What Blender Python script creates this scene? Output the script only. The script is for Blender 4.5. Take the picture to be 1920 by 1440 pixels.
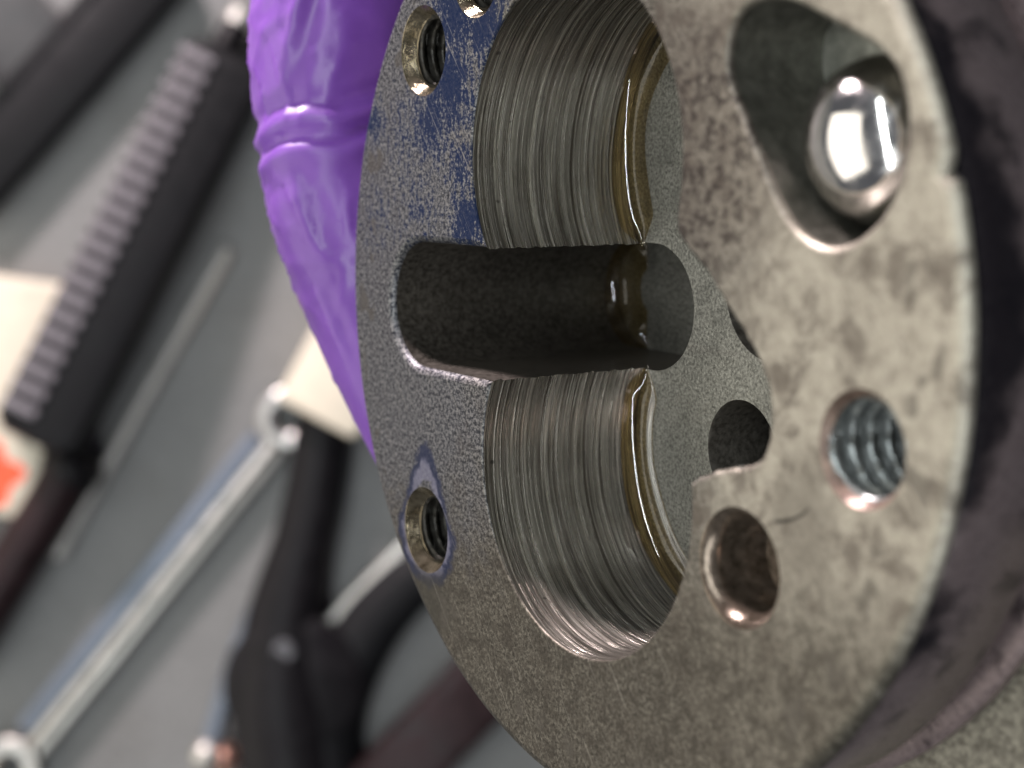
import bpy, math, random
import numpy as np
from mathutils import Vector, Matrix, noise, geometry

# ------------------------------------------------------------------ clean
for o in list(bpy.data.objects): bpy.data.objects.remove(o, do_unlink=True)
scene = bpy.context.scene
COL = scene.collection
random.seed(4); rng = np.random.default_rng(4)
MM = 0.001
H = 0.75                       # camera height above the bench, metres

# ------------------------------------------------------------------ camera
cd = bpy.data.cameras.new('camera'); cam = bpy.data.objects.new('camera', cd); COL.objects.link(cam)
cam.location = (0, 0, H); cam.rotation_euler = (0, 0, 0)      # looks straight down on the bench
cd.sensor_width = 36.0; cd.lens = 3200 / 1920 * 36; cd.clip_start = 0.01; cd.clip_end = 50
cd.dof.use_dof = True; cd.dof.focus_distance = 0.184; cd.dof.aperture_fstop = 60 / 2.9
scene.camera = cam

# ------------------------------------------------------------------ world and lamps (indoors)
w = bpy.data.worlds.new('World'); scene.world = w; w.use_nodes = True
bg = w.node_tree.nodes['Background']; bg.inputs[0].default_value = (0.86, 0.90, 1.0, 1); bg.inputs[1].default_value = 0.11

def lamp(name, loc, target, sx, sy, power, color, roll=0.0):
    l = bpy.data.lights.new(name, 'AREA'); l.shape = 'RECTANGLE'; l.size = sx; l.size_y = sy
    l.energy = power; l.color = color
    o = bpy.data.objects.new(name, l); COL.objects.link(o); o.location = loc
    q = (Vector(target) - Vector(loc)).to_track_quat('-Z', 'Y')
    o.rotation_euler = (q.to_matrix() @ Matrix.Rotation(roll, 3, 'Z')).to_euler()
    return o
LZ = H - 0.62
PUMP = (0, 0, 0.44 + LZ)
tube = lamp('ceiling_tube_lamp', (-0.47, -0.10, 1.84 + LZ), (-0.47, -0.10, 0), 3.6, 0.05, 26, (0.93, 0.98, 1.0))
tube.rotation_euler = (0, 0, math.radians(100.7))
lamp('side_fill_lamp', (-2.6, -0.3, 1.15 + LZ), PUMP, 3.9, 2.5, 58, (1.0, 0.95, 0.85))  # unseen soft panel added at left for face gradient and pale ball reflection
lamp('work_lamp', (-0.45, 0.80, 0.29 + LZ), PUMP, 0.10, 0.10, 20.0, (1.0, 0.86, 0.885))

# ------------------------------------------------------------------ exposure
vs = scene.view_settings
vs.view_transform = 'Standard'; vs.look = 'None'; vs.exposure = 0.0; vs.gamma = 1.0; vs.use_curve_mapping = False
scene.cycles.max_bounces = 8; scene.cycles.transmission_bounces = 8; scene.cycles.sample_clamp_indirect = 6.0
scene.cycles.caustics_reflective = False; scene.cycles.caustics_refractive = False

# ------------------------------------------------------------------ object helpers
def tag(o, label=None, cat=None, group=None, kind=None):
    if label: o['label'] = label
    if cat: o['category'] = cat
    if group: o['group'] = group
    if kind: o['kind'] = kind
    return o
def empty(name, loc, rz=0.0):
    o = bpy.data.objects.new(name, None); COL.objects.link(o); o.location = loc; o.rotation_euler = (0, 0, rz)
    o.empty_display_size = 0.01
    return o
def build(name, verts, faces, mat, parent=None, angle=35, uv=None, scale=MM):
    me = bpy.data.meshes.new(name)
    me.from_pydata((np.asarray(verts, float) * scale).tolist(), [], [tuple(int(i) for i in f) for f in faces])
    if uv is not None:
        lay = me.uv_layers.new(name='UVMap'); li = np.zeros(len(me.loops), int); me.loops.foreach_get('vertex_index', li)
        lay.data.foreach_set('uv', np.asarray(uv, float)[li].ravel())
    me.update()
    if angle:
        me.polygons.foreach_set('use_smooth', [True] * len(me.polygons)); me.set_sharp_from_angle(angle=math.radians(angle))
    me.materials.append(mat)
    o = bpy.data.objects.new(name, me); COL.objects.link(o)
    if parent: o.parent = parent
    return o
class MB:                                   # a mesh collector, millimetres
    def __init__(s): s.v = []; s.f = []; s.uv = []
    def add(s, v, f, uv=None):
        k = len(s.v); s.v += [tuple(p) for p in v]; s.f += [tuple(i + k for i in q) for q in f]
        s.uv += [tuple(p) for p in uv] if uv is not None else [(0, 0)] * len(v)
    def grid(s, rows, closed=False, uv=None, cap0=False, cap1=False):
        rows = [np.asarray(r, float) for r in rows]; n = len(rows[0]); m = len(rows)
        v = np.concatenate(rows); f = []
        for j in range(m - 1):
            for i in range(n if closed else n - 1):
                i2 = (i + 1) % n
                f.append((j * n + i, j * n + i2, (j + 1) * n + i2, (j + 1) * n + i))
        if cap0: f.append(tuple(range(n - 1, -1, -1)))
        if cap1: f.append(tuple((m - 1) * n + i for i in range(n)))
        s.add(v, f, uv)
    def box(s, c, size, b=0.0, rot=None):   # box with chamfered long outline, c = centre of its base
        x, y, z = size[0] / 2, size[1] / 2, size[2]; b = min(b, x * .9, y * .9, z * .45)
        def ring(k, zz):
            xx, yy = x - k, y - k; q = b if b else 0
            if not b: return [(-xx, -yy, zz), (xx, -yy, zz), (xx, yy, zz), (-xx, yy, zz)]
            return [(-xx + q, -yy, zz), (xx - q, -yy, zz), (xx, -yy + q, zz), (xx, yy - q, zz), (xx - q, yy, zz), (-xx + q, yy, zz), (-xx, yy - q, zz), (-xx, -yy + q, zz)]
        rows = [ring(0, 0), ring(0, z)] if not b else [ring(b, 0), ring(b * .3, b * .3), ring(0, b), ring(0, z - b), ring(b * .3, z - b * .3), ring(b, z)]
        R = np.array(rot.to_3x3()) if rot is not None else np.eye(3)
        rows = [(np.array(r) @ R.T) + np.array(c) for r in rows]
        s.grid(rows, True, cap0=True, cap1=True)
    def tube(s, pts, rad, n=16, flat=1.0, squash_axis=(0, 0, 1), end=0.5):
        pts = [Vector(p) for p in pts]; rows = []
        if not hasattr(rad, '__len__'): rad = [rad] * len(pts)
        T = [(pts[min(i + 1, len(pts) - 1)] - pts[max(i - 1, 0)]).normalized() for i in range(len(pts))]
        P = [pts[0] - T[0] * rad[0] * end] + pts + [pts[-1] + T[-1] * rad[-1] * end]
        Rr = [rad[0] * .55] + list(rad) + [rad[-1] * .55]; TT = [T[0]] + T + [T[-1]]
        for p, t, r in zip(P, TT, Rr):
            b = Vector(squash_axis); a = t.cross(b).normalized(); b = a.cross(t).normalized()
            rows.append([p + a * (r * math.cos(2 * math.pi * k / n)) + b * (r * flat * math.sin(2 * math.pi * k / n)) for k in range(n)])
        s.grid(rows, True, cap0=True, cap1=True)
    def lathe(s, prof, n=48, c=(0, 0), a0=0.0, a1=2 * math.pi, uv=False, cap0=False, cap1=False):
        closed = abs(a1 - a0 - 2 * math.pi) < 1e-6
        th = np.linspace(a0, a1, n, endpoint=not closed)
        rows = [np.stack([c[0] + r * np.cos(th), c[1] + r * np.sin(th), np.full(n, z)], 1) for r, z in prof]
        s.grid(rows, closed, cap0=cap0, cap1=cap1)
    def build(s, name, mat, parent=None, angle=35, uv=False):
        return build(name, s.v, s.f, mat, parent, angle, s.uv if uv else None)

# ------------------------------------------------------------------ material helpers
class G:
    def __init__(s, name):
        s.m = bpy.data.materials.new(name); s.m.use_nodes = True; s.t = s.m.node_tree
        s.b = s.t.nodes['Principled BSDF']
    def n(s, typ, **kw):
        nd = s.t.nodes.new(typ)
        for k, val in kw.items():
            if k.startswith('_'): setattr(nd, k[1:], val)
            else: s.put(nd.inputs[int(k[1:]) if k[0] == 'i' and k[1:].isdigit() else k], val)
        return nd
    def put(s, sock, val):
        if isinstance(val, bpy.types.NodeSocket): s.t.links.new(val, sock)
        else: sock.default_value = val
    def mm(s):                              # object position in millimetres
        c = s.n('ShaderNodeTexCoord')
        return s.n('ShaderNodeVectorMath', _operation='SCALE', i0=c.outputs['Object'], Scale=1000.0).outputs[0]
    def uv(s, sx, sy):
        c = s.n('ShaderNodeUVMap'); return s.n('ShaderNodeMapping', Vector=c.outputs[0], Scale=(sx, sy, 1)).outputs[0]
    def scale(s, v, sc): return s.n('ShaderNodeMapping', Vector=v, Scale=sc).outputs[0]
    def noise(s, v, sc, det=4, rough=.55, dist=0.0):
        return s.n('ShaderNodeTexNoise', Vector=v, Scale=sc, Detail=det, Roughness=rough, Distortion=dist).outputs[0]
    def math(s, op, a, b=0.0, c=0.0, clamp=False):
        nd = s.n('ShaderNodeMath', _operation=op, _use_clamp=clamp); s.put(nd.inputs[0], a); s.put(nd.inputs[1], b); s.put(nd.inputs[2], c); return nd.outputs[0]
    def rng(s, v, a, b, c=0.0, d=1.0, smooth=True):
        nd = s.n('ShaderNodeMapRange', _interpolation_type='SMOOTHSTEP' if smooth else 'LINEAR'); 
        for k, x in zip(('Value', 'From Min', 'From Max', 'To Min', 'To Max'), (v, a, b, c, d)): s.put(nd.inputs[k], x)
        return nd.outputs[0]
    def mix(s, f, a, b, mode='MIX'):
        nd = s.n('ShaderNodeMix', _data_type='RGBA', _blend_type=mode)
        s.put(nd.inputs[0], f)
        for i, x in ((6, a), (7, b)): s.put(nd.inputs[i], (*x, 1) if isinstance(x, tuple) and len(x) == 3 else x)
        return nd.outputs[2]
    def ramp(s, v, stops):
        nd = s.n('ShaderNodeValToRGB'); s.put(nd.inputs[0], v); e = nd.color_ramp.elements
        while len(e) < len(stops): e.new(0.5)
        for q, (p, c) in zip(e, stops): q.position = p; q.color = (*c, 1)
        return nd.outputs[0]
    def dist(s, v, p): return s.n('ShaderNodeVectorMath', _operation='DISTANCE', i0=v, i1=p).outputs['Value']
    def xyz(s, v): return s.n('ShaderNodeSeparateXYZ', i0=v).outputs
    def bump(s, h, strength, dist): s.put(s.b.inputs['Normal'], s.n('ShaderNodeBump', Height=h, Strength=strength, Distance=dist).outputs[0])
    def set(s, **kw):
        for k, v in kw.items():
            sk = s.b.inputs[k.replace('_', ' ')]
            s.put(sk, (*v, 1) if isinstance(v, tuple) and len(v) == 3 and sk.type == 'RGBA' else v)
        return s.m
def plain(name, col, rough=.5, metal=0.0, var=.25, sc=150, coat=0.0):
    g = G(name); c = g.n('ShaderNodeTexCoord').outputs['Object']; nz = g.noise(c, sc, 5, .6)
    lo = tuple(x * (1 - var) for x in col); hi = tuple(min(1, x * (1 + var)) for x in col)
    g.set(Base_Color=g.ramp(nz, [(.3, lo), (.7, hi)]), Roughness=g.rng(nz, .3, .7, rough * .8, min(1, rough * 1.2)), Metallic=metal, Coat_Weight=coat)
    if max(col) < .05: g.put(g.b.inputs['Specular IOR Level'], .2)
    g.bump(nz, .15, .0004)
    return g.m

# pump positions (millimetres in the plane of the face, origin at the disc centre)
UPC, LOC_, BR = (-2.96, 15.57), (-0.89, -16.60), 18.37
H1, H2, H3, HR = (-31.85, -27.78), (-31.73, 27.20), (-20.3, 34.6), (39.2, -7.86)
PLAIN = (24.3, -20.7)

def mat_face():
    g = G('oily_machined_aluminium'); P = g.mm(); x, y, z = g.xyz(P)
    fine = g.noise(P, 2.3, 6, .74); mid = g.noise(P, .62, 6, .66, .3); big = g.noise(P, .10, 5, .6, .5)
    grit = g.noise(P, 5.5, 3, .6)
    fs = g.math('ADD', g.math('MULTIPLY', fine, .72), g.math('MULTIPLY', grit, .28))
    # bare metal with fine dark speckle
    col = g.ramp(fs, [(.42, (.026, .024, .020)), (.485, (.09, .085, .072)), (.57, (.27, .255, .22))])
    # cleaner cream metal away from the blued side, with its brighter light painted in
    wx = g.math('ADD', x, g.math('MULTIPLY', g.math('SUBTRACT', big, .5), 30.0))
    right = g.rng(wx, 10, 30)
    cream = g.ramp(g.math('ADD', g.math('MULTIPLY', mid, .6), g.math('MULTIPLY', fs, .4)), [(.36, (.29, .265, .215)), (.50, (.43, .40, .33)), (.66, (.54, .51, .425))])
    col = g.mix(g.math('MULTIPLY', right, .9), col, cream)
    # brown blotches of burnt oil
    bl = g.noise(P, .22, 7, .72, .4); bl2 = g.noise(P, .75, 6, .70, .2)
    blot = g.math('MULTIPLY', g.rng(bl, .45, .62), g.rng(big, .38, .54))
    col = g.mix(g.math('MULTIPLY', blot, .70), col, (.085, .068, .055))
    # heavier grime between the upper bore and the ball pocket, and over the lower third
    up = g.math('MULTIPLY', g.rng(g.dist(g.scale(P, (1, .72, 1)), (18.5, 11, 0)), 12, 4), g.rng(bl2, .44, .60))
    col = g.mix(g.math('MULTIPLY', g.rng(g.dist(P, (18.5, 18, 0)), 18, 7), .52), col, (.13, .11, .092))
    col = g.mix(g.math('MULTIPLY', up, .92), col, (.045, .036, .032))
    lo1 = g.rng(g.math('ADD', y, g.math('MULTIPLY', g.math('SUBTRACT', bl, .5), 22.0)), -15, -30)  # lower third is also dimmed in colour, following the face's lighting gradient
    col = g.mix(g.math('MULTIPLY', lo1, .78), col, g.ramp(fs, [(.43, (.045, .040, .031)), (.56, (.165, .150, .120))]))
    col = g.mix(g.math('MULTIPLY', g.math('MULTIPLY', lo1, g.rng(g.noise(P, 1.05, 5, .66), .46, .60)), .62), col, (.075, .066, .052))
    col = g.mix(g.math('MULTIPLY', g.math('MULTIPLY', lo1, g.rng(g.noise(P, .40, 6, .7, .3), .48, .60)), .55), col, (.050, .043, .034))
    # a wiped grey smear under the threaded hole on the right
    sm = g.rng(g.math('ADD', g.dist(g.scale(P, (1, .75, 1)), (32.5, -11.0, 0)), g.math('MULTIPLY', g.math('SUBTRACT', bl2, .5), 7.0)), 6.0, 2.0)
    col = g.mix(g.math('MULTIPLY', sm, .55), col, (.15, .135, .11))
    # lilac-blue film on the left
    left = g.math('MULTIPLY', g.rng(wx, -10, -27), g.rng(g.math('ADD', y, g.math('MULTIPLY', g.math('SUBTRACT', mid, .5), 14.0)), -34, -20))
    col = g.mix(g.math('MULTIPLY', left, .8), col, g.ramp(fs, [(.43, (.014, .017, .028)), (.485, (.070, .074, .090)), (.555, (.235, .236, .245))]))
    # dark blue dye left around the upper holes
    blue = None
    for (px, py, r, wt) in ((-26.0, 23.5, 9, 1), (-24.5, 31.0, 9, 1), (-22.0, 8.5, 6.5, .95), (-23.5, 15.0, 6, .7), (-44, 19.5, 5, .8), (-30, 19.5, 8, .85), (-18.5, 29, 7, 1), (-36, 18, 9, .45), (-33, 10, 9, .45), (-43, 8, 7, .45)):
        d = g.rng(g.dist(P, (px, py, 0)), r, 0, 0, wt, False)
        blue = d if blue is None else g.math('MAXIMUM', blue, d)
    st = g.noise(g.scale(P, (.9, .33, 1)), 1.5, 5, .65, .3)
    bm = g.rng(g.math('ADD', g.math('ADD', blue, g.math('MULTIPLY', g.math('SUBTRACT', st, .5), 2.0)), g.math('MULTIPLY', g.math('SUBTRACT', .5, fs), 2.4)), .22, .60)
    bm = g.math('MULTIPLY', bm, g.rng(blue, .02, .18))
    col = g.mix(g.math('MULTIPLY', bm, .92), col, (.004, .012, .042))
    # tide mark round the lower left hole, with a tail running up
    dy = g.math('SUBTRACT', y, H1[1]); dx = g.math('SUBTRACT', x, H1[0])
    dyp = g.math('ADD', g.math('MULTIPLY', g.math('MAXIMUM', dy, 0.0), .66), g.math('MINIMUM', dy, 0.0))
    dxp = g.math('MULTIPLY', dx, g.math('ADD', 1.0, g.math('MULTIPLY', g.math('MAXIMUM', dy, 0.0), .10)))
    dd = g.math('SQRT', g.math('ADD', g.math('MULTIPLY', dxp, dxp), g.math('MULTIPLY', dyp, dyp)))
    dd = g.math('ADD', dd, g.math('MULTIPLY', g.math('SUBTRACT', mid, .5), 3.6))
    tide = g.math('MULTIPLY', g.rng(dd, 4.9, 5.5), g.rng(dd, 7.2, 6.2))
    pale = g.math('MULTIPLY', g.rng(dd, 3.6, 4.4), g.rng(dd, 5.9, 5.1))
    col = g.mix(g.math('MULTIPLY', tide, .85), col, (.022, .030, .075))
    col = g.mix(g.math('MULTIPLY', pale, .65), col, (.22, .22, .31))
    # thin oil patch under that hole
    dk = g.rng(g.math('ADD', g.dist(P, (-31, -36.5, 0)), g.math('MULTIPLY', g.math('SUBTRACT', mid, .5), 6.0)), 6.5, 2.0)
    col = g.mix(g.math('MULTIPLY', dk, .75), col, (.06, .056, .045))
    # dark worn dots inside the outer rim
    rad = g.dist(P, (0, 0, 0))
    dots = g.math('MULTIPLY', g.math('MULTIPLY', g.rng(g.noise(P, .24, 2, .5), .56, .64), g.rng(rad, 43, 45)), g.rng(rad, 48.3, 47.3))
    col = g.mix(g.math('MULTIPLY', dots, .65), col, (.10, .09, .075))
    # faint hairline scratches
    hs = g.noise(g.scale(g.n('ShaderNodeVectorRotate', _rotation_type='Z_AXIS', Vector=P, Angle=.9).outputs[0], (.05, 3.2, 1)), 1.0, 3, .7)
    col = g.mix(g.math('MULTIPLY', g.rng(hs, .60, .70), .22), col, (.70, .66, .58)); col = g.mix(g.math('MULTIPLY', g.rng(hs, .40, .31), .28), col, (.08, .07, .06))
    # curved scratch
    sc = g.math('MULTIPLY', g.rng(g.math('ABSOLUTE', g.math('SUBTRACT', g.dist(P, (28.4, -8.5, 0)), 7.1)), .22, .08), g.math('MULTIPLY', g.rng(x, 28.4, 29.4), g.rng(x, 33.6, 32.6)))
    sc = g.math('MULTIPLY', sc, g.rng(y, -12, -12.5))
    col = g.mix(g.math('MULTIPLY', sc, .8), col, (.03, .028, .025))
    rough = g.rng(fine, .3, .7, .36, .56)
    g.set(Base_Color=col, Metallic=g.math('SUBTRACT', .78, g.math('MULTIPLY', bm, .7)), Roughness=rough)
    hgt = g.math('SUBTRACT', g.math('ADD', fine, g.math('MULTIPLY', mid, .8)), g.math('MULTIPLY', sc, 1.0))
    g.put(g.b.inputs['Specular IOR Level'], g.math('SUBTRACT', .5, g.math('MULTIPLY', bm, .44)))
    g.bump(hgt, .3, .00012)
    return g.m
def mat_bore():                            # turned wall: streaks run round the bore, UV = (arc length, depth) in mm
    g = G('scored_bore_metal'); U = g.n('ShaderNodeUVMap').outputs[0]
    u, v, _ = g.xyz(U)
    vv = g.math('ADD', v, g.math('MULTIPLY', u, .030))
    wv = g.math('ADD', vv, g.math('MULTIPLY', g.noise(g.scale(U, (.03, .03, 1)), 1.0, 2), .7))
    S = g.n('ShaderNodeCombineXYZ', X=g.math('MULTIPLY', u, .006), Y=wv).outputs[0]
    s1 = g.noise(S, .8, 4, .60); s2 = g.noise(g.scale(S, (4.5, 1, 1)), 4.0, 4, .62)
    S3 = g.n('ShaderNodeCombineXYZ', X=g.math('MULTIPLY', u, .05), Y=vv).outputs[0]
    s3 = g.noise(S3, 2.2, 2, .5)
    patch = g.noise(U, .13, 4, .6)
    def score(scl, off, wid):               # long irregular scores: thin level lines of a stretched noise
        nz = g.noise(g.n('ShaderNodeCombineXYZ', X=g.math('MULTIPLY', u, .005), Y=g.math('ADD', wv, off)).outputs[0], scl, 3, .55)
        return g.rng(g.math('ABSOLUTE', g.math('SUBTRACT', nz, .5)), wid, wid * .3)
    dark = g.math('MAXIMUM', score(1.0, 11.3, .020), score(.62, 41.0, .014)); pale = g.math('MAXIMUM', score(.9, 77.7, .018), score(1.3, 5.5, .022))
    col = g.ramp(s1, [(.34, (.12, .108, .090)), (.44, (.195, .182, .157)), (.56, (.25, .236, .205)), (.68, (.42, .395, .345))])
    col = g.mix(g.math('MULTIPLY', g.math('MULTIPLY', g.rng(s2, .56, .68), g.rng(patch, .46, .58)), .4), col, (.62, .585, .52))
    col = g.mix(g.math('MULTIPLY', g.rng(s2, .43, .31), .25), col, (.11, .10, .085))
    col = g.mix(g.math('MULTIPLY', g.rng(patch, .48, .64), .5), col, (.15, .135, .11))
    col = g.mix(g.math('MULTIPLY', pale, .5), col, (.74, .70, .62)); col = g.mix(g.math('MULTIPLY', dark, .85), col, (.045, .036, .027))
    pit = g.rng(g.noise(U, .55, 1, .4), .765, .79); col = g.mix(g.math('MULTIPLY', pit, .8), col, (.05, .045, .04))
    tg = g.n('ShaderNodeTangent', _direction_type='UV_MAP').outputs[0]
    g.set(Base_Color=col, Metallic=.85, Roughness=g.rng(s2, .3, .7, .23, .36), Anisotropic=.7, Anisotropic_Rotation=.25); g.put(g.b.inputs['Tangent'], tg)
    g.bump(g.math('ADD', g.math('SUBTRACT', g.math('ADD', s1, g.math('MULTIPLY', s2, .18)), g.math('MULTIPLY', dark, .35)), g.math('MULTIPLY', s3, .12)), .48, .0006)
    return g.m
def mat_speckle(name, lo, hi, sc=2.6, rough=.5, metal=.6, b=.3):
    g = G(name); P = g.mm(); f = g.noise(P, sc, 6, .65); k = g.noise(P, .25, 4, .6)
    col = g.ramp(f, [(.36, lo), (.64, hi)])
    col = g.mix(g.math('MULTIPLY', g.rng(k, .5, .7), .45), col, tuple(q * .8 for q in lo))
    g.set(Base_Color=col, Metallic=metal, Roughness=g.rng(f, .3, .7, rough * .8, rough * 1.15)); g.bump(f, b, .00025)
    return g.m
def mat_barrel():
    g = G('stained_cast_barrel'); P = g.mm(); x, y, z = g.xyz(P)
    f = g.noise(P, 1.3, 6, .6); k = g.noise(P, .22, 5, .6, .4)
    col = g.ramp(f, [(.30, (.20, .152, .150)), (.70, (.26, .205, .203))])
    col = g.mix(g.math('MULTIPLY', g.rng(k, .50, .66), .7), col, (.035, .026, .028))
    # black oil stain behind the flange edge, ragged border; its narrow lower band is painted groove shadow
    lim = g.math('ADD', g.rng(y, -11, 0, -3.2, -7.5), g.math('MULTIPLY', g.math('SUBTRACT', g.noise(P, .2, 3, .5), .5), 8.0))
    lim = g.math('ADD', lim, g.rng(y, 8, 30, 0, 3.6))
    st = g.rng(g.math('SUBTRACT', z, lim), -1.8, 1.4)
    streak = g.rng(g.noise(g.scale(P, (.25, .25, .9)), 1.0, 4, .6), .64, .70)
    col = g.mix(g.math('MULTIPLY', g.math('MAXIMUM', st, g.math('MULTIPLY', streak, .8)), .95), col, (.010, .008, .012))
    g.set(Base_Color=col, Metallic=.45, Roughness=g.rng(f, .3, .7, .26, .38)); g.bump(g.math('ADD', f, k), .25, .0003)
    return g.m
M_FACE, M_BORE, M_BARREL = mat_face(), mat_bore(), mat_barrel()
M_FLOOR = mat_speckle('speckled_floor_metal', (.13, .13, .115), (.37, .37, .33), 2.8, .36, .75)
for q in M_FLOOR.node_tree.nodes:
    if q.type == 'BSDF_PRINCIPLED': q.inputs['Coat Weight'].default_value = .7; q.inputs['Coat Roughness'].default_value = .06; q.inputs['Coat IOR'].default_value = 1.47
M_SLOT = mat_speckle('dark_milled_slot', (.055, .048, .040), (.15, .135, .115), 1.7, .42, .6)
M_POCKET = mat_speckle('pocket_metal', (.34, .35, .31), (.52, .53, .475), .7, .38, .7)
M_THREAD = mat_speckle('thread_steel', (.20, .215, .21), (.36, .385, .375), .9, .32, .7, .1)
M_SINK = mat_speckle('wet_countersink', (.11, .088, .055), (.30, .255, .18), .7, .13, .85, .35)
M_DTHREAD = mat_speckle('unlit_dark_thread', (.022, .02, .017), (.07, .066, .056), 1.2, .35, .6, .1)  # near-black thread colour gives the unlit look inside the left holes
M_CAST = mat_speckle('sandy_cast_metal', (.12, .105, .08), (.36, .33, .26), 1.4, .7, .1, .8)
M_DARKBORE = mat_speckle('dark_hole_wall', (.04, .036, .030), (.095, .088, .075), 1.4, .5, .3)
def mat_rust():
    return mat_speckle('rusty_chamfer', (.09, .06, .048), (.28, .20, .155), .45, .42, .5, .3)

# ================================================================== setting
def bench():
    g = G('grey_bench_mat'); c = g.n('ShaderNodeTexCoord').outputs['Object']
    a = g.noise(c, 9, 5, .6); b = g.noise(c, 260, 4, .6)
    col = g.ramp(a, [(.3, (.145, .146, .142)), (.7, (.20, .20, .193))]); col = g.mix(g.math('MULTIPLY', g.rng(g.noise(c, 14, 6, .7, .8), .50, .66), .45), col, (.12, .115, .105)); col = g.mix(.25, col, g.ramp(b, [(.35, (.15, .15, .145)), (.65, (.30, .30, .285))]))
    g.set(Base_Color=col, Roughness=.55); g.bump(b, .2, .0004)
    o = build('workbench_top', [(-1500, -1000, 0), (1000, -1000, 0), (1000, 1000, 0), (-1500, 1000, 0), (-1500, -1000, -30), (1000, -1000, -30), (1000, 1000, -30), (-1500, 1000, -30)],
              [(0, 1, 2, 3), (7, 6, 5, 4), (0, 4, 5, 1), (1, 5, 6, 2), (2, 6, 7, 3), (3, 7, 4, 0)], g.m, angle=0)
    tag(o, kind='structure')
bench()

# ================================================================== the pump housing
O = Vector((7.047, 6.908, -168.922)) * MM + Vector((0, 0, H))
U = Vector((0.53734, -0.112582, 0.835818)); V = Vector((0.0, 0.99105, 0.133491)); N = Vector((-0.843366, -0.07173, 0.532531))
PM = Matrix(((U.x, V.x, N.x, O.x), (U.y, V.y, N.y, O.y), (U.z, V.z, N.z, O.z), (0, 0, 0, 1)))
pump = bpy.data.objects.new('pump_housing', None); COL.objects.link(pump); pump.matrix_world = PM; pump.empty_display_size = .01
tag(pump, 'round oily metal pump housing with a figure-eight gear chamber, held in the purple glove', 'pump housing')

def resample(pts, step, closed=False):
    p = np.asarray(pts, float)
    if closed: p = np.vstack([p, p[:1]])
    s = np.r_[0, np.cumsum(np.hypot(*np.diff(p, axis=0).T))]; n = max(2, int(round(s[-1] / step)))
    t = np.linspace(0, s[-1], n + 1); q = np.stack([np.interp(t, s, p[:, i]) for i in (0, 1)], 1)
    return q[:-1] if closed else q
def smooth(pts, it=3, closed=True):
    p = np.asarray(pts, float)
    for _ in range(it):
        a = np.roll(p, 1, 0); b = np.roll(p, -1, 0); q = (a + 2 * p + b) / 4
        if not closed: q[0], q[-1] = p[0], p[-1]
        p = q
    return p
def area(p): return .5 * np.sum(p[:, 0] * np.roll(p[:, 1], -1) - np.roll(p[:, 0], -1) * p[:, 1])
def offset(p, d):                          # outwards for d > 0
    t = np.roll(p, -1, 0) - np.roll(p, 1, 0); t /= np.maximum(np.hypot(*t.T), 1e-9)[:, None]
    n = np.stack([t[:, 1], -t[:, 0]], 1) * (1 if area(p) > 0 else -1)
    return p + n * (np.asarray(d)[:, None] if hasattr(d, '__len__') else d)
def inside(pt, poly):
    x, y = pt[:, 0][:, None], pt[:, 1][:, None]; x0, y0 = poly[:, 0], poly[:, 1]; x1, y1 = np.roll(x0, -1), np.roll(y0, -1)
    c = ((y0 > y) != (y1 > y)) & (x < (x1 - x0) * (y - y0) / np.where(y1 == y0, 1e-12, y1 - y0) + x0)
    return c.sum(1) % 2 == 1
def sheet(outer, holes, z):
    loops = [outer] + holes; pts = np.concatenate(loops); ed = []; k = 0
    for l in loops:
        ed += [(k + i, k + (i + 1) % len(l)) for i in range(len(l))]; k += len(l)
    r = geometry.delaunay_2d_cdt([Vector(p) for p in pts.tolist()], ed, [], 0, 1e-5)
    v = np.array([tuple(p) for p in r[0]]); f = np.array([tuple(t) for t in r[2]])
    c = v[f].mean(1); ok = inside(c, outer)
    for h in holes: ok &= ~inside(c, h)
    return np.c_[v, np.full(len(v), z)], f[ok]
def arc(c, r, a0, a1, step=.5):
    n = int(abs(math.radians(a1 - a0)) * r / step); t = np.radians(np.linspace(a0, a1, n + 1))
    return np.stack([c[0] + r * np.cos(t), c[1] + r * np.sin(t)], 1)
def circle(c, r, n=72):
    t = np.linspace(0, 2 * np.pi, n, endpoint=False); return np.stack([c[0] + r * np.cos(t), c[1] + r * np.sin(t)], 1)
def jit(p, amp, fr, seed):
    return p + np.array([[noise.noise(Vector((q[0] * fr, q[1] * fr, seed))), noise.noise(Vector((q[0] * fr, q[1] * fr, seed + 9)))] for q in p]) * amp

DB, DS, DP = -21.0, -33.5, -11.0           # depths: gear chamber, slot, ball pocket
# slot (obround): left part open through the face, right part sunk into the chamber floor
SY0, SY1, SXL, SXR, SR = -8.75, 5.75, -39.8, -8.8, 7.2
A = np.array([LOC_[0] - math.sqrt(BR ** 2 - (SY0 - LOC_[1]) ** 2), SY0]); B = np.array([UPC[0] - math.sqrt(BR ** 2 - (SY1 - UPC[1]) ** 2), SY1])
lower = arc(LOC_, BR, 7.7, -(360 - math.degrees(math.atan2(A[1] - LOC_[1], A[0] - LOC_[0]))))
slotL = np.vstack([[A], [[SXL + SR, SY0]], arc((SXL + SR, SY0 + SR + .0), SR, -90, -180, .6)[1:], arc((SXL + SR, SY1 - SR), SR, 180, 90, .6), [B]])
slotL = resample(slotL, .6)
aB = math.degrees(math.atan2(B[1] - UPC[1], B[0] - UPC[0]))
upper = arc(UPC, BR, aB, -375.0)
notch_raw = [tuple(upper[-1]), (14.6, 9.3), (14.55, 8.7), (16.48, 7.06), (19.19, 5.29), (21.93, 2.39), (24.06, .61), (26.26, -1.84), (27.72, -4.2), (28.14, -6.54), (27.87, -8.9), (26.88, -10.7), (24.41, -11.63), (21.49, -12.23), (19.63, -13.01), (17.9, -13.62), tuple(lower[0])]
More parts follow.
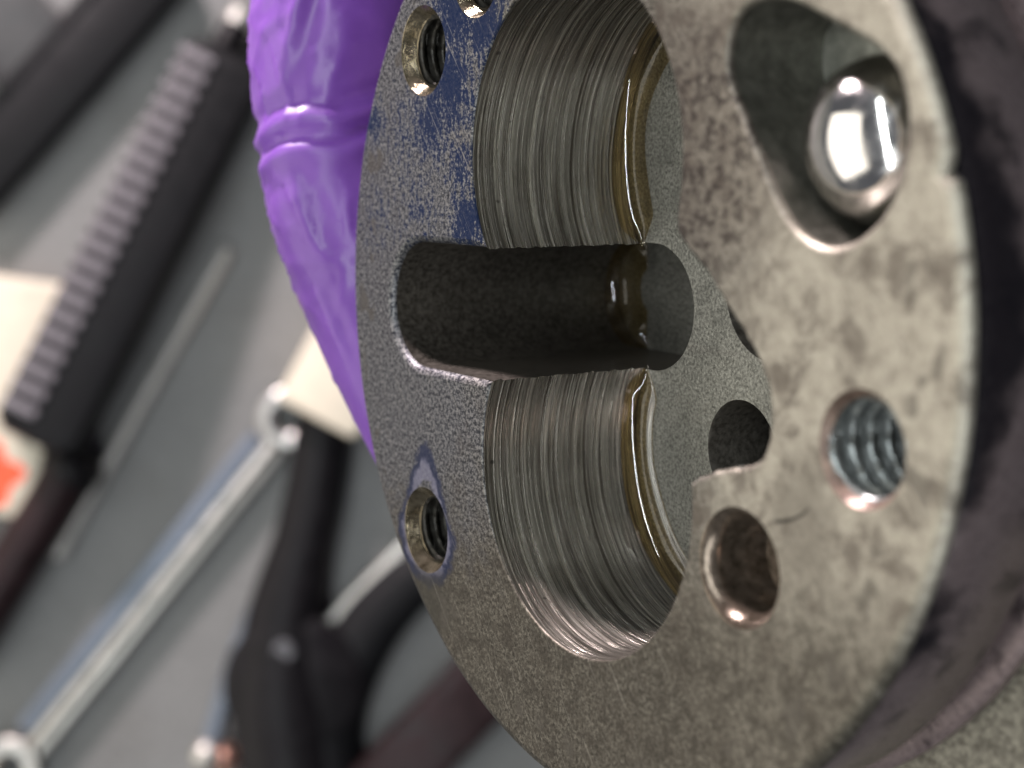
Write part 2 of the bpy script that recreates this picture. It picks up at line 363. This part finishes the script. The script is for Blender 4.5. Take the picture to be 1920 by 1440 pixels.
notch = resample(notch_raw, .45); notch = smooth(notch, 4, False); notch[1:-1] = jit(notch[1:-1], .16, 1.1, 3.)
opening = np.vstack([lower[:-1], slotL[:-1], upper[:-1], notch[:-1]])
nl, ns, nu, nn = len(lower) - 1, len(slotL) - 1, len(upper) - 1, len(notch) - 1
ch = np.concatenate([np.full(nl, .22), np.full(ns, .75), np.full(nu, .22), np.full(nn, .45)]); ch = np.convolve(np.r_[ch[-4:], ch, ch[:4]], np.ones(9) / 9, 'valid')
pocket = smooth(resample([(21.6, 26.25), (21.45, 23.62), (22.0, 21.6), (23.98, 18.7), (26.25, 15.16), (28.4, 11.74), (30.53, 9.58), (33.1, 8.32), (35.49, 8.1), (38.09, 8.9), (40.5, 10.6), (42.41, 13.34), (43.2, 16.47), (42.99, 19.58), (41.81, 22.27), (39.99, 23.78), (37.24, 24.99), (34.16, 26.3), (31.23, 27.64), (29.2, 28.35), (27.4, 28.69), (24.76, 28.5), (22.7, 27.74)], .6, True), 8)

# --- front face: plate with chamfered openings and rounded outer rim
th = np.radians(np.arange(0, 360, 1.0)); dth = np.abs(np.degrees(th) - 17.2)
RIM = 50.0 - 1.0 * np.exp(-(dth / .75) ** 2) + np.array([.09 * noise.noise(Vector((math.cos(t) * 6, math.sin(t) * 6, 1))) for t in th])
def rim(k, z): return np.stack([(RIM - k) * np.cos(th), (RIM - k) * np.sin(th), np.full(len(th), z)], 1)
mb = MB()
holes = [offset(opening, ch), offset(pocket, .55), circle(H1, 5.05), circle(H2, 5.05), circle(H3, 4.55), circle(HR, 4.95), circle(PLAIN, 5.5)]
v, f = sheet(rim(1.3, 0)[:, :2], holes, 0.0); mb.add(v, f)
mb.grid([rim(1.3, 0), rim(.72, -.16), rim(.3, -.5), rim(.06, -.85), rim(0, -1.1), rim(.25, -1.45), rim(1.6, -1.6)], True)
def zl(p, z): return np.c_[p, np.full(len(p), 0.0) + z]
rows = [np.c_[offset(opening, ch), np.zeros(len(ch))], np.c_[offset(opening, ch * .45), -ch * .25], np.c_[offset(opening, ch * .12), -ch * .65], np.c_[opening, -ch]]
mb.grid(rows, True)
mb.grid([zl(offset(pocket, .55), 0), zl(offset(pocket, .25), -.12), zl(offset(pocket, .06), -.35), zl(pocket, -.7)], True)
mb.build('front_face', M_FACE, pump, 32)

# --- gear chamber wall (two bores and the port notch)
mb = MB()
def wall(poly, z0, z1, nz, rag0=False, rag1=False, seed=0.):
    s = np.r_[0, np.cumsum(np.hypot(*np.diff(poly, axis=0).T))]; rows = []; uvs = []
    t0 = poly[0] - poly[1]; t0 /= np.hypot(*t0); t1 = poly[-1] - poly[-2]; t1 /= np.hypot(*t1)
    for j in range(nz + 1):
        q = j / nz; z = z0 + (z1 - z0) * q; p = poly.copy()
        if 0 < j < nz:
            if rag0: p[0] += t0 * (.18 + .38 * noise.noise(Vector((z * 1.3, seed, 0))) + .2 * noise.noise(Vector((z * 4, seed, 3))))
            if rag1: p[-1] += t1 * (.18 + .38 * noise.noise(Vector((z * 1.3, seed, 7))) + .2 * noise.noise(Vector((z * 4, seed, 5))))
        rows.append(np.c_[p, z if hasattr(z, '__len__') else np.full(len(p), z)]); uvs.append(np.c_[s + seed * 37, np.full(len(s), (z1 - 0) * q)])
    mb.grid(rows, False, np.concatenate(uvs))
wall(lower, -.22, DB, 60, False, True, 1.); wall(upper, -.22, DB, 60, True, False, 2.); 
mb.build('gear_chamber_wall', M_BORE, pump, 40, True)
mb = MB(); wall(notch, -.3, DB, 20, seed=3.); mb.build('port_wall', M_POCKET, pump, 40, True)
# --- sunk part of the slot and chamber floor
right = np.vstack([[B], [[SXR - 7.2, SY1]], arc((SXR - 7.25, (SY0 + SY1) / 2), 7.25, 90, -90, .5), [[SXR - 7.2, SY0]], [A]])
right = resample(right, .6)
floor_poly = np.vstack([lower[:-1], right[::-1][:-1], upper[:-1], notch[:-1]])
J1, J2 = (-.4, -15.9), (4.0, 1.6)
mb = MB(); rc = offset(floor_poly, 0.0)
v, f = sheet(floor_poly, [circle(J1, 5.65, 56), circle(J2, 7.4, 56)], DB); mb.add(v, f)
mb.build('gear_chamber_floor', M_FLOOR, pump, 30)
mb = MB(); mb.lathe([(5.65, DB), (5.5, DB - .25), (5.5, DB - 14)], 56, J1, cap1=True); mb.build('shaft_hole', M_DARKBORE, pump)
mb = MB(); mb.lathe([(7.4, DB), (7.3, DB - .2), (7.3, DB - 2.5)], 56, J2, cap1=True); mb.build('relief_pocket', M_DARKBORE, pump)
mb = MB()
wall(slotL, -.75, DS, 24, seed=1.); wall(right, DB, DS, 8, seed=2.)
mb.build('port_slot', M_SLOT, pump, 40, True)
ob = np.vstack([slotL[:-1], right[:-1]]); v, f = sheet(ob, [], DS); mb = MB(); mb.add(v, f); mb.build('slot_floor', M_FLOOR, pump, 30)
# --- ball pocket with a seat in its floor
SEAT, SEATR = (33.4, 16.8), 6.8
mb = MB(); mb.grid([zl(pocket, -.7), zl(pocket, -5), zl(pocket, DP)], True)
v, f = sheet(pocket, [circle((SEAT[0], SEAT[1]), SEATR, 56)] if False else [], DP)
# floor with the seat bored through it; the seat breaks the pocket's side, so clip its circle to the outline
sc_ = circle(SEAT, SEATR, 96); keep = inside(sc_, offset(pocket, -.12))
if keep.all(): v, f = sheet(pocket, [sc_], DP)
else:
    sc2 = sc_.copy(); c0 = np.array(SEAT)
    for i in np.where(~keep)[0]:
        for q in np.linspace(1, .5, 60):
            p = c0 + (sc_[i] - c0) * q
            if inside(p[None], offset(pocket, -.12))[0]: sc2[i] = p; break
    v, f = sheet(pocket, [sc2], DP)
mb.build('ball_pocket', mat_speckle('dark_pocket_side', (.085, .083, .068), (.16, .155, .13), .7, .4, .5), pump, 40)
mb = MB(); mb.add(v, f); mb.build('pocket_floor', M_POCKET, pump, 40)
mb = MB(); mb.lathe([(SEATR, DP - .02), (SEATR - .4, DP - .6), (SEATR - .4, DP - 9)], 64, SEAT, cap1=True); mb.build('ball_seat', M_DARKBORE, pump)
# --- threaded and plain holes
def threaded(c, r_out, r_minor, sink, pitch, depth, msink, label=None, mthread=None):
    mb = MB(); mb.lathe([(r_out, 0), (r_out - .12, -.08), (r_minor + .45, -sink + .12), (r_minor + .25, -sink)], 72, c)
    h = mb.build('threaded_hole', msink, pump, 45)
    if label: h['label'] = label
    n = 72; per = 10; m = int((depth - sink) / pitch * per); tt = np.linspace(0, 2 * np.pi, n + 1); mb = MB(); rows = []
    for j in range(m + 1):
        z = -sink + .3 - j * pitch / per; ph = (z / pitch + tt / (2 * np.pi)) % 1.0
        tri = 1 - np.abs(2 * ph - 1); prof = np.clip(tri * 1.7 - .42, 0, 1)
        r = r_minor + pitch * .6 * prof
        if j < 3: r = np.maximum(r, r_minor + .1)
        rows.append(np.stack([c[0] + r * np.cos(tt), c[1] + r * np.sin(tt), np.full(n + 1, z)], 1))
    mb.grid(rows); mb.lathe([(r_minor + .8, -depth + .3), (0.01, -depth + .3)], 24, c)
    mb.build('thread', mthread or M_THREAD, h, 50)
    return h
threaded(H1, 5.05, 3.6, 1.5, 1.4, 13, M_SINK, mthread=M_DTHREAD); threaded(H2, 5.05, 3.6, 1.5, 1.4, 13, M_SINK, mthread=M_DTHREAD); threaded(H3, 4.55, 3.3, 1.4, 1.4, 12, M_SINK, mthread=M_DTHREAD)
threaded(HR, 4.95, 4.0, .9, 2.1, 16, mat_rust(), 'threaded hole with a rusty chamfer')
mb = MB(); mb.lathe([(5.5, 0), (5.2, -.15), (4.5, -1.1), (4.35, -1.5), (4.35, -6.5), (4.2, -6.9), (0.01, -8.0)], 64, PLAIN); mb.build('drilled_hole', mat_speckle('brown_hole_wall', (.09, .07, .05), (.24, .19, .15), .8, .22, .7, .2), pump, 40)
# --- barrel behind the face
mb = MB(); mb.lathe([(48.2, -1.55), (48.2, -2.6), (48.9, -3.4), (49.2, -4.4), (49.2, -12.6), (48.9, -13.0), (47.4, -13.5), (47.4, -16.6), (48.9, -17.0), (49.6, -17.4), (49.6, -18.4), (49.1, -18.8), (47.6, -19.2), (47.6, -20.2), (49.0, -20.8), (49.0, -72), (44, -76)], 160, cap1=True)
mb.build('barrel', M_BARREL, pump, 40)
mb = MB(); rows = []
for a in np.radians(np.linspace(-74, -22, 40)):
    ro = 58 + 1.2 * math.sin(a * 3); r_ = [(48.0, -20.0), (50, -20.2), (ro - 2, -20.6), (ro - .6, -21.2), (ro, -22.6), (ro, -30), (48, -31)]
    rows.append([(r * math.cos(a), r * math.sin(a), z) for r, z in r_])
mb.grid(rows, False); mb.add(rows[0], [tuple(range(7))]); mb.add(rows[-1], [tuple(range(7))]); mb.build('mounting_lug', M_CAST, pump, 40)

# ================================================================== steel ball in the pocket
def icosphere(name, r, mat):
    mb = MB(); rows = [[(r * math.sin(a) * math.cos(b), r * math.sin(a) * math.sin(b), r * math.cos(a)) for b in np.linspace(0, 2 * math.pi, 96, endpoint=False)] for a in np.linspace(.004, math.pi - .004, 64)]
    mb.grid(rows, True, cap0=True, cap1=True); return mb.build(name, mat, None, 60)
g = G('polished_ball_steel'); P_ = g.mm(); nz = g.noise(P_, .8, 3, .5)
g.set(Base_Color=g.ramp(nz, [(.3, (.80, .77, .74)), (.7, (.92, .89, .86))]), Metallic=1.0, Roughness=g.rng(g.noise(P_, .35, 5, .65, .6), .35, .65, .06, .24))
ball = icosphere('steel_ball', 7.4, g.m)
ball.matrix_world = PM @ Matrix.Translation(Vector((SEAT[0], SEAT[1], DP + 2.9)) * MM)
tag(ball, 'shiny steel ball seated in the rounded pocket of the pump face', 'ball')

# ================================================================== oil in the corners
g = G('amber_oil'); g.t.nodes.remove(g.b)
fr = g.n('ShaderNodeFresnel', IOR=1.47).outputs[0]; tr = g.n('ShaderNodeBsdfTransparent', Color=(.84, .73, .50, 1)).outputs[0]; gl = g.n('ShaderNodeBsdfGlossy', Color=(1, 1, 1, 1), Roughness=.012).outputs[0]
mx = g.n('ShaderNodeMixShader', i0=fr, i1=tr, i2=gl); M_OIL = g.m
g.t.links.new(mx.outputs[0], [q for q in g.t.nodes if q.type == 'OUTPUT_MATERIAL'][0].inputs['Surface'])
def oil_fillet(poly, z, wmax, hmax, label, seed):
    n = len(poly); t = np.gradient(poly, axis=0); t /= np.hypot(*t.T)[:, None]; c = poly.mean(0); nrm = np.stack([-t[:, 1], t[:, 0]], 1)
    if np.sum((c - poly) * nrm) < 0: nrm = -nrm
    rows = []
    for i in range(n):
        q = i / (n - 1); k = min(1, q / .10, (1 - q) / .10); k = max(.06, math.sin(k * math.pi / 2)) * (1 + .22 * noise.noise(Vector((i * .035, seed, 0))))
        w_, h_ = wmax * k, hmax * k; row = []
        for a in np.linspace(0, 1, 22) ** 1.2:
            row.append((w_ * a, max(0.0, h_ * (1 - a) ** 3 + .10 * k * min(1.0, a * 4) * math.sqrt(max(0.0, 1 - a ** 6)))))
        rows.append([(poly[i, 0] + nrm[i, 0] * a, poly[i, 1] + nrm[i, 1] * a, z + b) for a, b in row])
    mb = MB(); mb.grid(rows, False)
    o = mb.build('oil_bead', M_OIL, None, 50); o.matrix_world = PM
    tag(o, label, 'oil')
oil_fillet(arc(UPC, BR, 214, 120, .4), DB, 3.3, 2.2, 'amber oil lying along the foot of the upper bore wall', 1.)
oil_fillet(arc(LOC_, BR, 153, 262, .4), DB, 3.3, 2.2, 'amber oil lying along the foot of the lower bore wall', 2.)
oil_fillet(np.vstack([arc((SXL + SR, SY0 + SR), SR, -100, -180, .4), arc((SXL + SR, SY1 - SR), SR, 180, 100, .4)]), DS, 4.5, 2.4, 'dark oil pooled at the bottom of the port slot', 3.)

# ================================================================== gloved hand holding the barrel
def hand():
    g = G('purple_nitrile'); c = g.n('ShaderNodeTexCoord').outputs['Object']
    a = g.noise(c, 60, 4, .55); b = g.noise(c, 900, 3, .6)
    col = g.ramp(a, [(.3, (.165, .058, .335)), (.7, (.235, .088, .445))])
    g.set(Base_Color=col, Roughness=g.rng(a, .3, .7, .30, .42), Subsurface_Weight=.25, Subsurface_Radius=(.004, .002, .006), Subsurface_Scale=.5)
    g.bump(b, .08, .0003)
    def cam_pt(x, y, d): return Vector((x, y, H / MM - d))
    # index finger in view, path in camera space millimetres; the others step along the barrel axis behind it
    base = [((-20, 84, 231), 13.0), ((-22.5, 66, 229), 12.2), ((-23.6, 48, 226), 11.4), ((-23.8, 31, 224), 10.8), ((-20.0, 16, 222.5), 9.6), ((-14.2, 1, 222), 8.6), ((-7.5, -13, 223), 7.8), ((-1.5, -22, 225), 6.6)]
    mb = MB()
    def limb(pts):                          # rounded, tapering limb through (point, radius) stations
        p = np.array([tuple(q) for q, r in pts]); r = np.array([r for q, r in pts], float)
        sg = np.r_[0, np.cumsum(np.linalg.norm(np.diff(p, axis=0), axis=1))]; t = np.linspace(0, sg[-1], max(24, int(sg[-1] / 2.5)))
        c = smooth(np.stack([np.interp(t, sg, p[:, i]) for i in range(3)], 1), 14, False); rr = np.interp(t, sg, r)
        e = np.minimum((sg[-1] - t) / rr[-1], t / rr[0]); rr = rr * np.sqrt(np.clip(1 - (1 - np.clip(e, .02, 1)) ** 2, .02, 1))
        mb.tube([Vector(q) for q in c], list(rr), 24, end=.1, squash_axis=(.3, .1, 1))
    def loc_pt(u, v, z): return (PM @ (Vector((u, v, z)) * MM)) / MM
    step = -Vector(N) * 19.0
    for k in range(4):
        pts = []
        for i, ((x, y, d), r) in enumerate(base[:-1] if k == 3 else base):
            pts.append((cam_pt(x, y, d) + step * k, r * (1 if k < 3 else .88)))
        limb(pts)
        limb([(cam_pt(-20, 76, 231) + step * k, 13), (cam_pt(2, 112, 236) + step * k * .95, 15), (cam_pt(34, 150, 228) + step * k * .7, 16)])   # the palm's width behind each finger
    limb([(cam_pt(20, 120, 246), 22), (cam_pt(60, 175, 244), 27), (cam_pt(110, 250, 240), 30)])         # wrist
    limb([(cam_pt(30, 140, 232), 17), (loc_pt(-2, 82, -16), 14), (loc_pt(14, 70, -13), 12), (loc_pt(28, 58, -13), 10.5), (loc_pt(38, 46, -13), 9)])  # thumb over the top of the barrel
    o = mb.build('hand_volume', g.m, None, 0)
    rm = o.modifiers.new('remesh', 'REMESH'); rm.mode = 'VOXEL'; rm.voxel_size = .0008
    s2 = o.modifiers.new('sm', 'SMOOTH'); s2.factor = .6; s2.iterations = 10
    dg = bpy.context.evaluated_depsgraph_get(); ev = o.evaluated_get(dg)
    m2 = bpy.data.meshes.new_from_object(ev, depsgraph=dg); m2.name = 'gloved_hand'
    bpy.data.objects.remove(o, do_unlink=True)
    nv = len(m2.vertices); co = np.zeros(nv * 3); m2.vertices.foreach_get('co', co); co = co.reshape(-1, 3)
    no = np.zeros(nv * 3); m2.vertices.foreach_get('normal', no); no = no.reshape(-1, 3)
    X, Y, Z = co[:, 0] / MM, co[:, 1] / MM, co[:, 2] / MM
    d = np.zeros(nv)
    near = 1 / (1 + np.exp(-(-2 - X) / 3)) * (Z > H / MM - 250)
    def gz(t, s): return np.exp(-(t / s) ** 2)
    s_ = Y - .16 * (X + 33) + .5 * np.sin(X * .5)
    fade = 1 / (1 + np.exp(-(Y - 10) / 2))
    am = .7 + .8 * np.array([noise.noise(Vector((p[0] * 90, p[1] * 30, p[2] * 90 + 2))) for p in co])
    d += near * am * (.65 * gz(s_ - 32.0, 1.0) - 1.1 * gz(s_ - 34.4, 1.1) - 1.6 * gz(s_ - 29.9, .75) + .8 * gz(s_ - 27.8, 1.2) - .5 * gz(s_ - 24.8, 2.0))
    s3 = Y + .12 * (X + 25) + .6 * np.sin(X * .35)
    d += near * am * (.35 * gz(s3 - 15.0, .7) - .4 * gz(s3 - 13.2, 1.4))
    s4 = (X + 22.3) + .42 * (Y - 6)
    d += near * (.7 * gz(s4, .55) - .6 * gz(s4 - 1.5, .7)) * gz(Y - 6, 5)
    d += near * .5 * gz((X + 20) - .6 * (Y - 6), .6) * gz(Y - 0, 4)
    s5 = (X + 27) - .22 * (Y - 48)
    d += near * (.5 * gz(s5, .8) - .4 * gz(s5 - 2.2, 1.2)) * gz(Y - 46, 7)
    s6 = (X + 26.5) + .35 * (Y - 22)
    d += near * (.55 * gz(s6, .9) - .4 * gz(s6 - 2.2, 1.4)) * gz(Y - 21, 5)
    nz = np.array([noise.noise(Vector((p[0] * 75, p[1] * 60, p[2] * 75))) for p in co])
    rd = np.array([abs(noise.noise(Vector((p[0] * 70 + 3, p[1] * 80, p[2] * 70)))) for p in co])
    rd2 = np.array([abs(noise.noise(Vector((p[0] * 170 + p[1] * 60, p[1] * 110 - p[0] * 50, p[2] * 170 + 8)))) for p in co])
    msk = np.clip(np.array([noise.noise(Vector((p[0] * 45, p[1] * 45, p[2] * 45 + 4))) for p in co]) + .45, 0, 1)
    d += .9 * nz + .25 * np.clip(.10 - rd, 0, 1) / .10 + .6 * msk * np.clip(.07 - rd2, 0, 1) / .07
    d *= np.clip((Y + 2) / 22, .22, 1)
    co = co + no * (d * MM)[:, None]
    m2.vertices.foreach_set('co', co.ravel()); m2.polygons.foreach_set('use_smooth', [True] * len(m2.polygons)); m2.materials.clear(); m2.materials.append(g.m); m2.update()
    h = bpy.data.objects.new('gloved_hand', m2); COL.objects.link(h)
    tag(h, 'hand in a purple nitrile glove gripping the pump housing from behind', 'gloved hand')
hand()

# ================================================================== tools on the bench (all lie on the grey mat)
K = H / MM / 3200
def bp(px, py, z=0.0):                     # a bench position in millimetres
    k = (H / MM - z) / 3200; return Vector(((px - 960) * k, -(py - 720) * k, z))
M_BLACK = plain('black_rubber', (.006, .006, .007), .6, 0, .3)
M_BLACK2 = plain('black_paint', (.006, .005, .006), .45, 0, .3)
M_STEEL = plain('dull_steel', (.46, .44, .42), .35, .9, .2)
M_CHROME = plain('satin_chrome', (.56, .54, .50), .45, 1.0, .12)
M_BLUESTEEL = plain('blue_grey_steel', (.17, .195, .235), .5, .7, .1)
M_ROD = plain('grey_rod', (.46, .44, .41), .4, .3, .1)
M_TRAY = plain('dark_grey_tray', (.055, .055, .055), .5, 0, .2)
M_CREAM = plain('cream_plastic', (.70, .63, .50), .45, 0, .08)
M_RED = plain('orange_red_print', (.85, .10, .03), .4, 0, .15)
M_RIB = plain('grey_rubber_rib', (.19, .175, .19), .5, 0, .2)
M_MAROON = plain('black_maroon_bar', (.020, .010, .011), .4, 0, .4)
TS = 1.21
def local_to(o, p): return (p - Vector(o.location) / MM) / o.scale.x
def along(px0, py0, px1, py1, name, label, cat, z=0.0):
    a, b = bp(px0, py0, z), bp(px1, py1, z); t = empty(name, a * MM, math.atan2(b.y - a.y, b.x - a.x)); t.scale = (TS,) * 3; tag(t, label, cat); return t, (b - a).length / TS
# ribbed black handle
t, L = along(428, 110, 84, 830, 'hand_tool', 'black hand tool with a ribbed grey grip strip and a bright metal tip', 'hand tool')
t.rotation_euler = (0, -math.atan(14.5 / L), t.rotation_euler.z)
mb = MB(); mb.box((L / 2, 2.5, 0), (L, 31, 19), 4.5); mb.build('grip_body', M_BLACK, t, 40)
mb = MB(); mb.tube([(-1, 0, 10), (-10, 0, 10)], [6, 5.5], 20); mb.build('ferrule', M_BLACK2, t)
mb = MB(); mb.tube([(-9, 0, 10), (-15, 0, 10.5)], [5.2, 5.0], 20); mb.build('metal_tip', M_CHROME, t)
rb = None
for i in range(21):
    if rb is None:
        mb = MB(); mb.box((0, 0, 0), (3.6, 13, 3.4), .8); rb = mb.build('grip_rib', M_RIB, t, 40); q = rb
    else: q = rb.copy(); COL.objects.link(q)
    q.location = Vector((8 + i * (L - 18) / 20, -5.5, 17.6)) * MM
# steel rod
t, L = along(434, 462, 112, 1040, 'steel_rod', 'thin grey steel rod lying between the ribbed handle and the wrench', 'rod')
mb = MB(); mb.tube([(2, 0, 2.6), (L * .6, 0, 2.6), (L - 2, 0, 2.6)], [2.3, 2.4, 2.6], 18); mb.build('shaft', M_ROD, t)
mb = MB(); mb.tube([(L - 8, 0, 3.0), (L, 0, 3.0)], [2.95, 2.9], 18); mb.build('rod_end', M_ROD, t)
# combination wrench
t, L = along(545, 785, 30, 1430, 'combination_wrench', 'long chrome wrench lying diagonally across the grey mat', 'wrench')
mb = MB(); mb.box((L / 2, 2.6, 0), (L - 16, 8.0, 7.5), 2.4); mb.build('shank', M_CHROME, t, 40)
mb = MB(); mb.box((L / 2, -4.8, 0), (L - 24, 7.0, 5.2), 1.2); mb.build('shank_shadow_side', M_BLUESTEEL, t, 40)  # shadow side of the shank, painted as a darker blue-grey piece
def c_head(r, r2, h, gap, x0, a_off):
    mb = MB(); rows = []
    for a in np.linspace(math.radians(gap), math.radians(360 - gap), 40):
        c, s = math.cos(a + a_off), math.sin(a + a_off)
        rows.append([(x0 + q * c, q * s, z) for q, z in ((r2, 0), (r, 0), (r, h), (r - 1, h + .8), (r2 + 1, h + .8), (r2, h))])
    mb.grid([list(x) for x in zip(*rows)] + [[r_[0] for r_ in rows]], False); mb.add(rows[0], [tuple(range(6))]); mb.add(rows[-1], [tuple(range(6))]); return mb
c_head(11, 5.2, 7.5, 34, 0, math.radians(150)).build('open_jaw', M_STEEL, t, 40)
mb = MB(); mb.lathe([(5, 0), (10, 0), (10.5, 1), (10.5, 8), (9.6, 9), (5.8, 9), (5, 8), (5, 0)], 32, (L, 0)); mb.build('ring_end', M_CHROME, t, 40)
# pliers with black handles
def curve(pts, n=24):
    p = np.array([tuple(q) for q in pts]); s = np.linspace(0, 1, len(p)); t_ = np.linspace(0, 1, n); q = np.stack([np.interp(t_, s, p[:, i]) for i in range(3)], 1)
    return smooth(q, 6, False)
t = empty('pliers', bp(575, 1230) * MM); t.scale = (TS,) * 3; tag(t, 'big black-handled pliers lying open on the mat below the purple glove', 'pliers')
lt = lambda P, z: local_to(t, bp(*P, z))
mb = MB(); q = curve([lt(p, 11) for p in ((612, 735), (606, 800), (596, 900), (572, 1010), (540, 1120), (520, 1250), (535, 1400), (560, 1520))]); mb.tube(q, list(np.interp(np.linspace(0, 1, 24), [0, .1, .45, .65, .8, 1], [8, 10, 11, 15, 19, 17])), 20, .75); mb.build('handle', M_BLACK2, t, 50)
mb = MB(); q = curve([lt(p, 9) for p in ((850, 1030), (770, 1090), (700, 1160), (640, 1260), (600, 1380), (600, 1500))]); mb.tube(q, list(np.interp(np.linspace(0, 1, 24), [0, .5, 1], [9, 12, 15])), 20, .75); mb.build('handle', M_BLACK, t, 50)
mb = MB(); mb.lathe([(0.1, 0), (24, 0), (25, 2), (25, 16), (22, 18), (0.1, 18.5)], 36, tuple(lt((560, 1270), 0))[:2]); mb.build('joint', M_BLACK2, t, 40)
mb = MB(); mb.lathe([(0.1, 18), (4.5, 18.4), (4.5, 19.6), (3.6, 20.6), (.1, 20.8)], 20, tuple(lt((545, 1205), 0))[:2]); mb.build('rivet', plain('dark_rivet_steel', (.10, .095, .10), .4, .8), t, 40)
# curved blue-grey steel strip
t = empty('steel_strip', bp(470, 1180) * MM); t.scale = (TS,) * 3; tag(t, 'curved blue-grey steel strip beside the black pliers handle', 'strip')
q = curve([local_to(t, bp(px, py, 8)) for px, py in ((565, 905), (552, 985), (520, 1070), (470, 1160), (432, 1260), (405, 1360), (395, 1400))])
mb = MB(); mb.tube(q, 3.6, 12, .7); mb.build('strip_body', M_BLUESTEEL, t, 50)
mb = MB(); mb.lathe([(.1, 4), (5.5, 4), (6, 6), (5.5, 10), (3, 12.5), (.1, 13)], 24, tuple(local_to(t, bp(395, 1408)))[:2]); mb.build('round_end', M_CHROME, t, 50)
mb = MB(); mb.lathe([(.1, 0), (5.5, 0), (5.5, 7), (3, 9.5), (.1, 10)], 24, tuple(local_to(t, bp(425, 1420)))[:2]); mb.build('pink_glint_cap', plain('pink_glint', (.75, .42, .32), .3, .9), t, 50)  # pinkish round highlight built as a coloured cap
# cream block behind the glove
t = empty('plastic_box', bp(655, 690) * MM, math.radians(-28)); t.scale = (TS,) * 3; tag(t, 'cream plastic box half hidden behind the purple glove', 'box')
mb = MB(); mb.box((0, 0, 0), (30, 40, 20), 4); mb.build('box_base', M_CREAM, t, 40)
mb = MB(); mb.box((0, 0, 20.2), (31, 41, 4), 1.6); mb.build('lid', M_CREAM, t, 40)
# cream case with a red print at the left edge, the ribbed handle rests on it
t = empty('plastic_case', bp(10, 740) * MM, math.radians(-8)); t.scale = (TS,) * 3; tag(t, 'flat cream plastic case with an orange-red print at the left edge of the bench', 'case')
mb = MB(); mb.box((0, 0, 0), (39, 84, 9), 3.5); mb.build('case_base', M_CREAM, t, 40)
mb = MB(); mb.box((0, 0, 9.1), (40, 85, 4.5), 2.0); mb.build('case_lid', M_CREAM, t, 40)
mb = MB(); c_ = []
for k in range(28):
    a = 2 * math.pi * k / 28; q = 1 + .10 * math.sin(4 * a + 1) + .14 * math.sin(7 * a)
    c_.append((-2 + 14.5 * q * math.cos(a), -29 + 17 * q * math.sin(a) * .8))
mb.grid([[(x, y, z) for x, y in c_] for z in (13.5, 13.9)], True, cap0=True, cap1=True); mb.build('red_print', M_RED, t, 40)
# black bar, top left
t, L = along(330, -70, -60, 380, 'pry_bar', 'black flat bar crossing the top left corner of the bench', 'bar')
mb = MB(); mb.box((L / 2, 0, 0), (L, 21, 12), 2.5); mb.build('bar_body', M_BLACK, t, 40)
mb = MB(); mb.box((L / 2, -14, 0), (L, 6, 7), 1.2); mb.build('bar_edge', M_BLACK2, t, 40)
t, L = along(150, 870, -70, 1230, 'added_dark_hose', 'dark hose added for the shadow below the cream case', 'hose')  # dark hose put in where the shadow lies below the case
mb = MB(); mb.tube([(k * L, 0, 9) for k in np.linspace(0, 1, 8)], 9.5, 24); mb.build('hose_wall', M_MAROON, t, 50)
mb = MB(); mb.tube([(k, 0, 9) for k in (-2, 5)], 10.6, 24); mb.build('hose_clamp', M_BLACK2, t, 50)
t = empty('added_dark_tray', bp(-10, 20) * MM, math.radians(-48)); t.scale = (TS,) * 3; tag(t, 'dark grey tray added to darken the top left corner beyond the black flat bar', 'tray')  # tray put in only to darken this corner of the bench
mb = MB(); mb.box((-6, 0, 0), (70, 34, 6), 2); mb.build('tray_floor', M_TRAY, t, 40)
mb = MB(); mb.box((-6, -15.5, 6.1), (66, 3, 5), 1); mb.build('tray_rim', M_TRAY, t, 40)
# silver bar and dark maroon bar, lower middle
t, L = along(618, 1172, 800, 985, 'chrome_bar', 'short bright chrome bar lying between the arms of the pliers', 'bar')
mb = MB(); mb.box((L / 2, 0, 0), (L, 6, 9), 1.5); mb.build('bar_body', M_CHROME, t, 40)
mb = MB(); mb.box((L / 2, -9, 0), (L, 8, 6), 1.5); mb.build('bar_side', M_STEEL, t, 40)
t, L = along(690, 1500, 960, 1220, 'dark_bar', 'dark maroon bar lying under the lower edge of the pump', 'bar')
mb = MB(); mb.box((L / 2, 0, 0), (L, 26, 16), 3); mb.build('bar_body', M_MAROON, t, 40)
